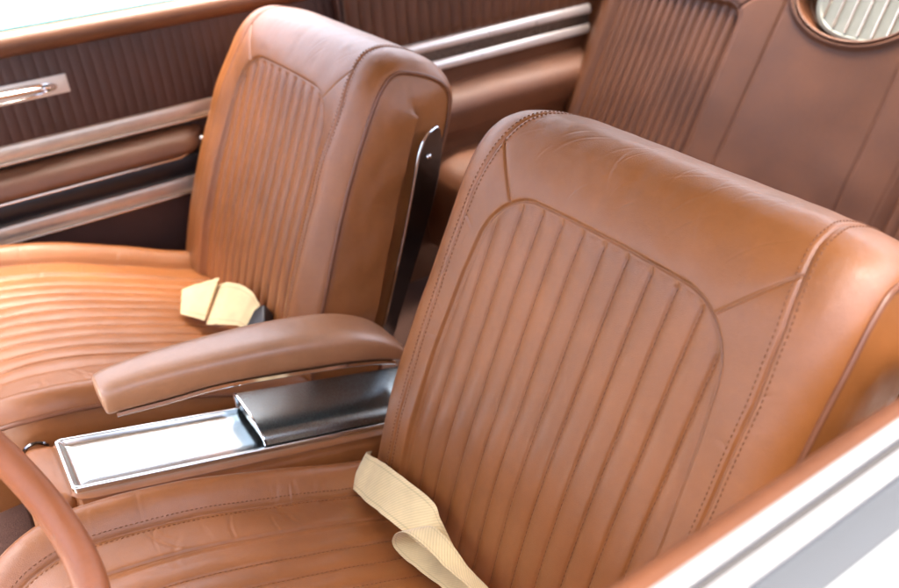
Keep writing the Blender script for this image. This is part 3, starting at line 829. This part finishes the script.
for k in range(-4, 5):
    xx = .018+k*.030
    hh = SPB*.80*.88*math.sqrt(max(0, 1-(min(1, abs(k*.030)/(SPA*.80*.97)))**2.4))
    if hh < .01: continue
    mb.tube([c0+xx*U0+RV*(q_*hh-.012)-.0215*RO for q_ in np.linspace(-1, 1, 6)], .0030, 8)
mb.build('grille_bars', M['chrome_warm'], gr)

# ------------------------------------------------------------------ roof of the car
rf = thing('hardtop', 'hard car roof with tan headliner over both rows of seats', 'car roof', (0, .35, .95))
rf['kind'] = 'thing'
xs = np.linspace(-1, 1, 40); yy = np.linspace(-1, 1, 50)
X, Y = np.meshgrid(xs, yy)
def roof_z(X, Y): return .965-.055*np.abs(X)**2.4-.07*np.abs(Y)**2.6
PX = X*(.745-.03*np.abs(Y)**3); PY = .31+Y*.93
P2(mesh_obj('headliner', np.stack([PX, PY, roof_z(X, Y)], -1).reshape(-1, 3), grid_faces(50, 40, flip=True), M['headliner'], rf))
P2(mesh_obj('roof_skin', np.stack([PX*1.02, .31+Y*.945, roof_z(X, Y)+.035-.03*np.maximum(np.abs(X), np.abs(Y))**6], -1).reshape(-1, 3), grid_faces(50, 40), M['white_paint'], rf))
for sx_ in (-1, 1):
    mb = MB(); mb.tube(cr([(sx_*.70, -.62, .86), (sx_*.72, -.83, .74), (sx_*.735, -1.08, .52)], 8), .022, 10); P2(mb.build('front_pillar', M['white_paint'], rf))
    mb = MB(); mb.prism([(1.10, .84), (1.24, .84), (1.60, .50), (1.28, .50)], (0, 1, 0), (0, 0, 1), (sx_*.72, 0, 0), (.06, 0, 0)); P2(mb.build('rear_pillar', M['white_paint'], rf))

ds = thing('dashboard', 'dark padded dashboard with a long grained top in front of the steering wheel', 'dashboard', (0, -.95, .35))
mb = MB()
dp = cr([(-1.35, .44), (-1.10, .445), (-.95, .435), (-.88, .41), (-.865, .38), (-.88, .345), (-.91, .30), (-.92, .20), (-.93, .12), (-1.0, .09), (-1.10, .10)], 8)
nx = 40; xs = np.linspace(-.77, .77, nx)
V = np.vstack([np.c_[xs, np.full(nx, y)-.03*np.abs(xs/.77)**3+.0015*fbm(xs*9, np.full(nx, y*9), 2), np.full(nx, z)] for y, z in dp])
mb.add(V, grid_faces(len(dp), nx).tolist()); P2(mb.build('dash_pad', M['vinyl_shaded'], ds))
mb = MB(); mb.tube([(x, -.883-.03*abs(x/.77)**3, .345) for x in np.linspace(-.76, .76, 40)], .006, 8); P2(mb.build('bright_strip', M['chrome'], ds))
mb = MB(); mb.tube(cr([(.40, -.93, .22), (.40, -.75, .32), (.40, -.545, .425)], 6), .022, 14); P2(mb.build('steering_column', M['vinyl_shaded'], ds))

# ------------------------------------------------------------------ setting
mb = MB()
ys = np.linspace(-1.6, 1.2, 60); xs = np.linspace(-.80, .76, 60)
X, Y = np.meshgrid(xs, ys)
Z = -.30+(.16+.17*sstep(-.40, -.46, Y))*np.exp(-(X/(.16+.0*Y))**4)+.02*fbm(X*5, Y*5, 3)
fl = mesh_obj('floor', np.stack([X, Y, Z], -1).reshape(-1, 3), grid_faces(60, 60), M['carpet']); fl['kind'] = 'structure'
g = mesh_obj('ground', np.array([(-60, -60, -.62), (60, -60, -.62), (60, 60, -.62), (-60, 60, -.62)]), [(0, 1, 2, 3)], M['concrete'], smooth=False); g['kind'] = 'structure'

# ------------------------------------------------------------------ camera
C = Vector((.99130, -.37780, .85882)); yaw, pit, rol = (2.58796, -.55875, -.06656)
f_ = Vector((math.cos(pit)*math.cos(yaw), math.cos(pit)*math.sin(yaw), math.sin(pit)))
r_ = f_.cross(Vector((0, 0, 1))).normalized(); u_ = r_.cross(f_)
c, s = math.cos(rol), math.sin(rol)
R2 = c*r_+s*u_; U2 = -s*r_+c*u_
cam = bpy.data.cameras.new('camera'); co = bpy.data.objects.new('camera', cam); COL.objects.link(co)
co.matrix_world = Matrix((( R2.x, U2.x, -f_.x, C.x), (R2.y, U2.y, -f_.y, C.y), (R2.z, U2.z, -f_.z, C.z), (0, 0, 0, 1)))
cam.sensor_width = 36; cam.lens = 815.83/899*36; cam.clip_start = .02; cam.clip_end = 500
cam.dof.use_dof = True; cam.dof.focus_distance = .97; cam.dof.aperture_fstop = 3.8
S.camera = co

# ------------------------------------------------------------------ light
w = bpy.data.worlds.new('World'); S.world = w; w.use_nodes = True
nt = w.node_tree; bg = nt.nodes['Background']
sky = nt.nodes.new('ShaderNodeTexSky'); sky.sky_type = 'NISHITA'; sky.sun_disc = False
sd_ = Vector((-.12, .16, .93)).normalized()
el = math.asin(sd_.z); az = math.atan2(sd_.x, sd_.y)
sky.sun_elevation = el; sky.sun_rotation = az; sky.air_density = .7; sky.dust_density = 10.0; sky.ozone_density = .3
nt.links.new(sky.outputs['Color'], bg.inputs['Color']); bg.inputs['Strength'].default_value = .15
sl = bpy.data.lights.new('sun', 'SUN'); sl.energy = .5; sl.angle = math.radians(30); sl.color = (1, .96, .90)
so = bpy.data.objects.new('sun', sl); COL.objects.link(so); so.rotation_euler = (-sd_).to_track_quat('-Z', 'Y').to_euler()
S.view_settings.view_transform = 'Standard'; S.view_settings.look = 'None'; S.view_settings.gamma = 1; S.view_settings.exposure = 3.56
S.cycles.use_denoising = True
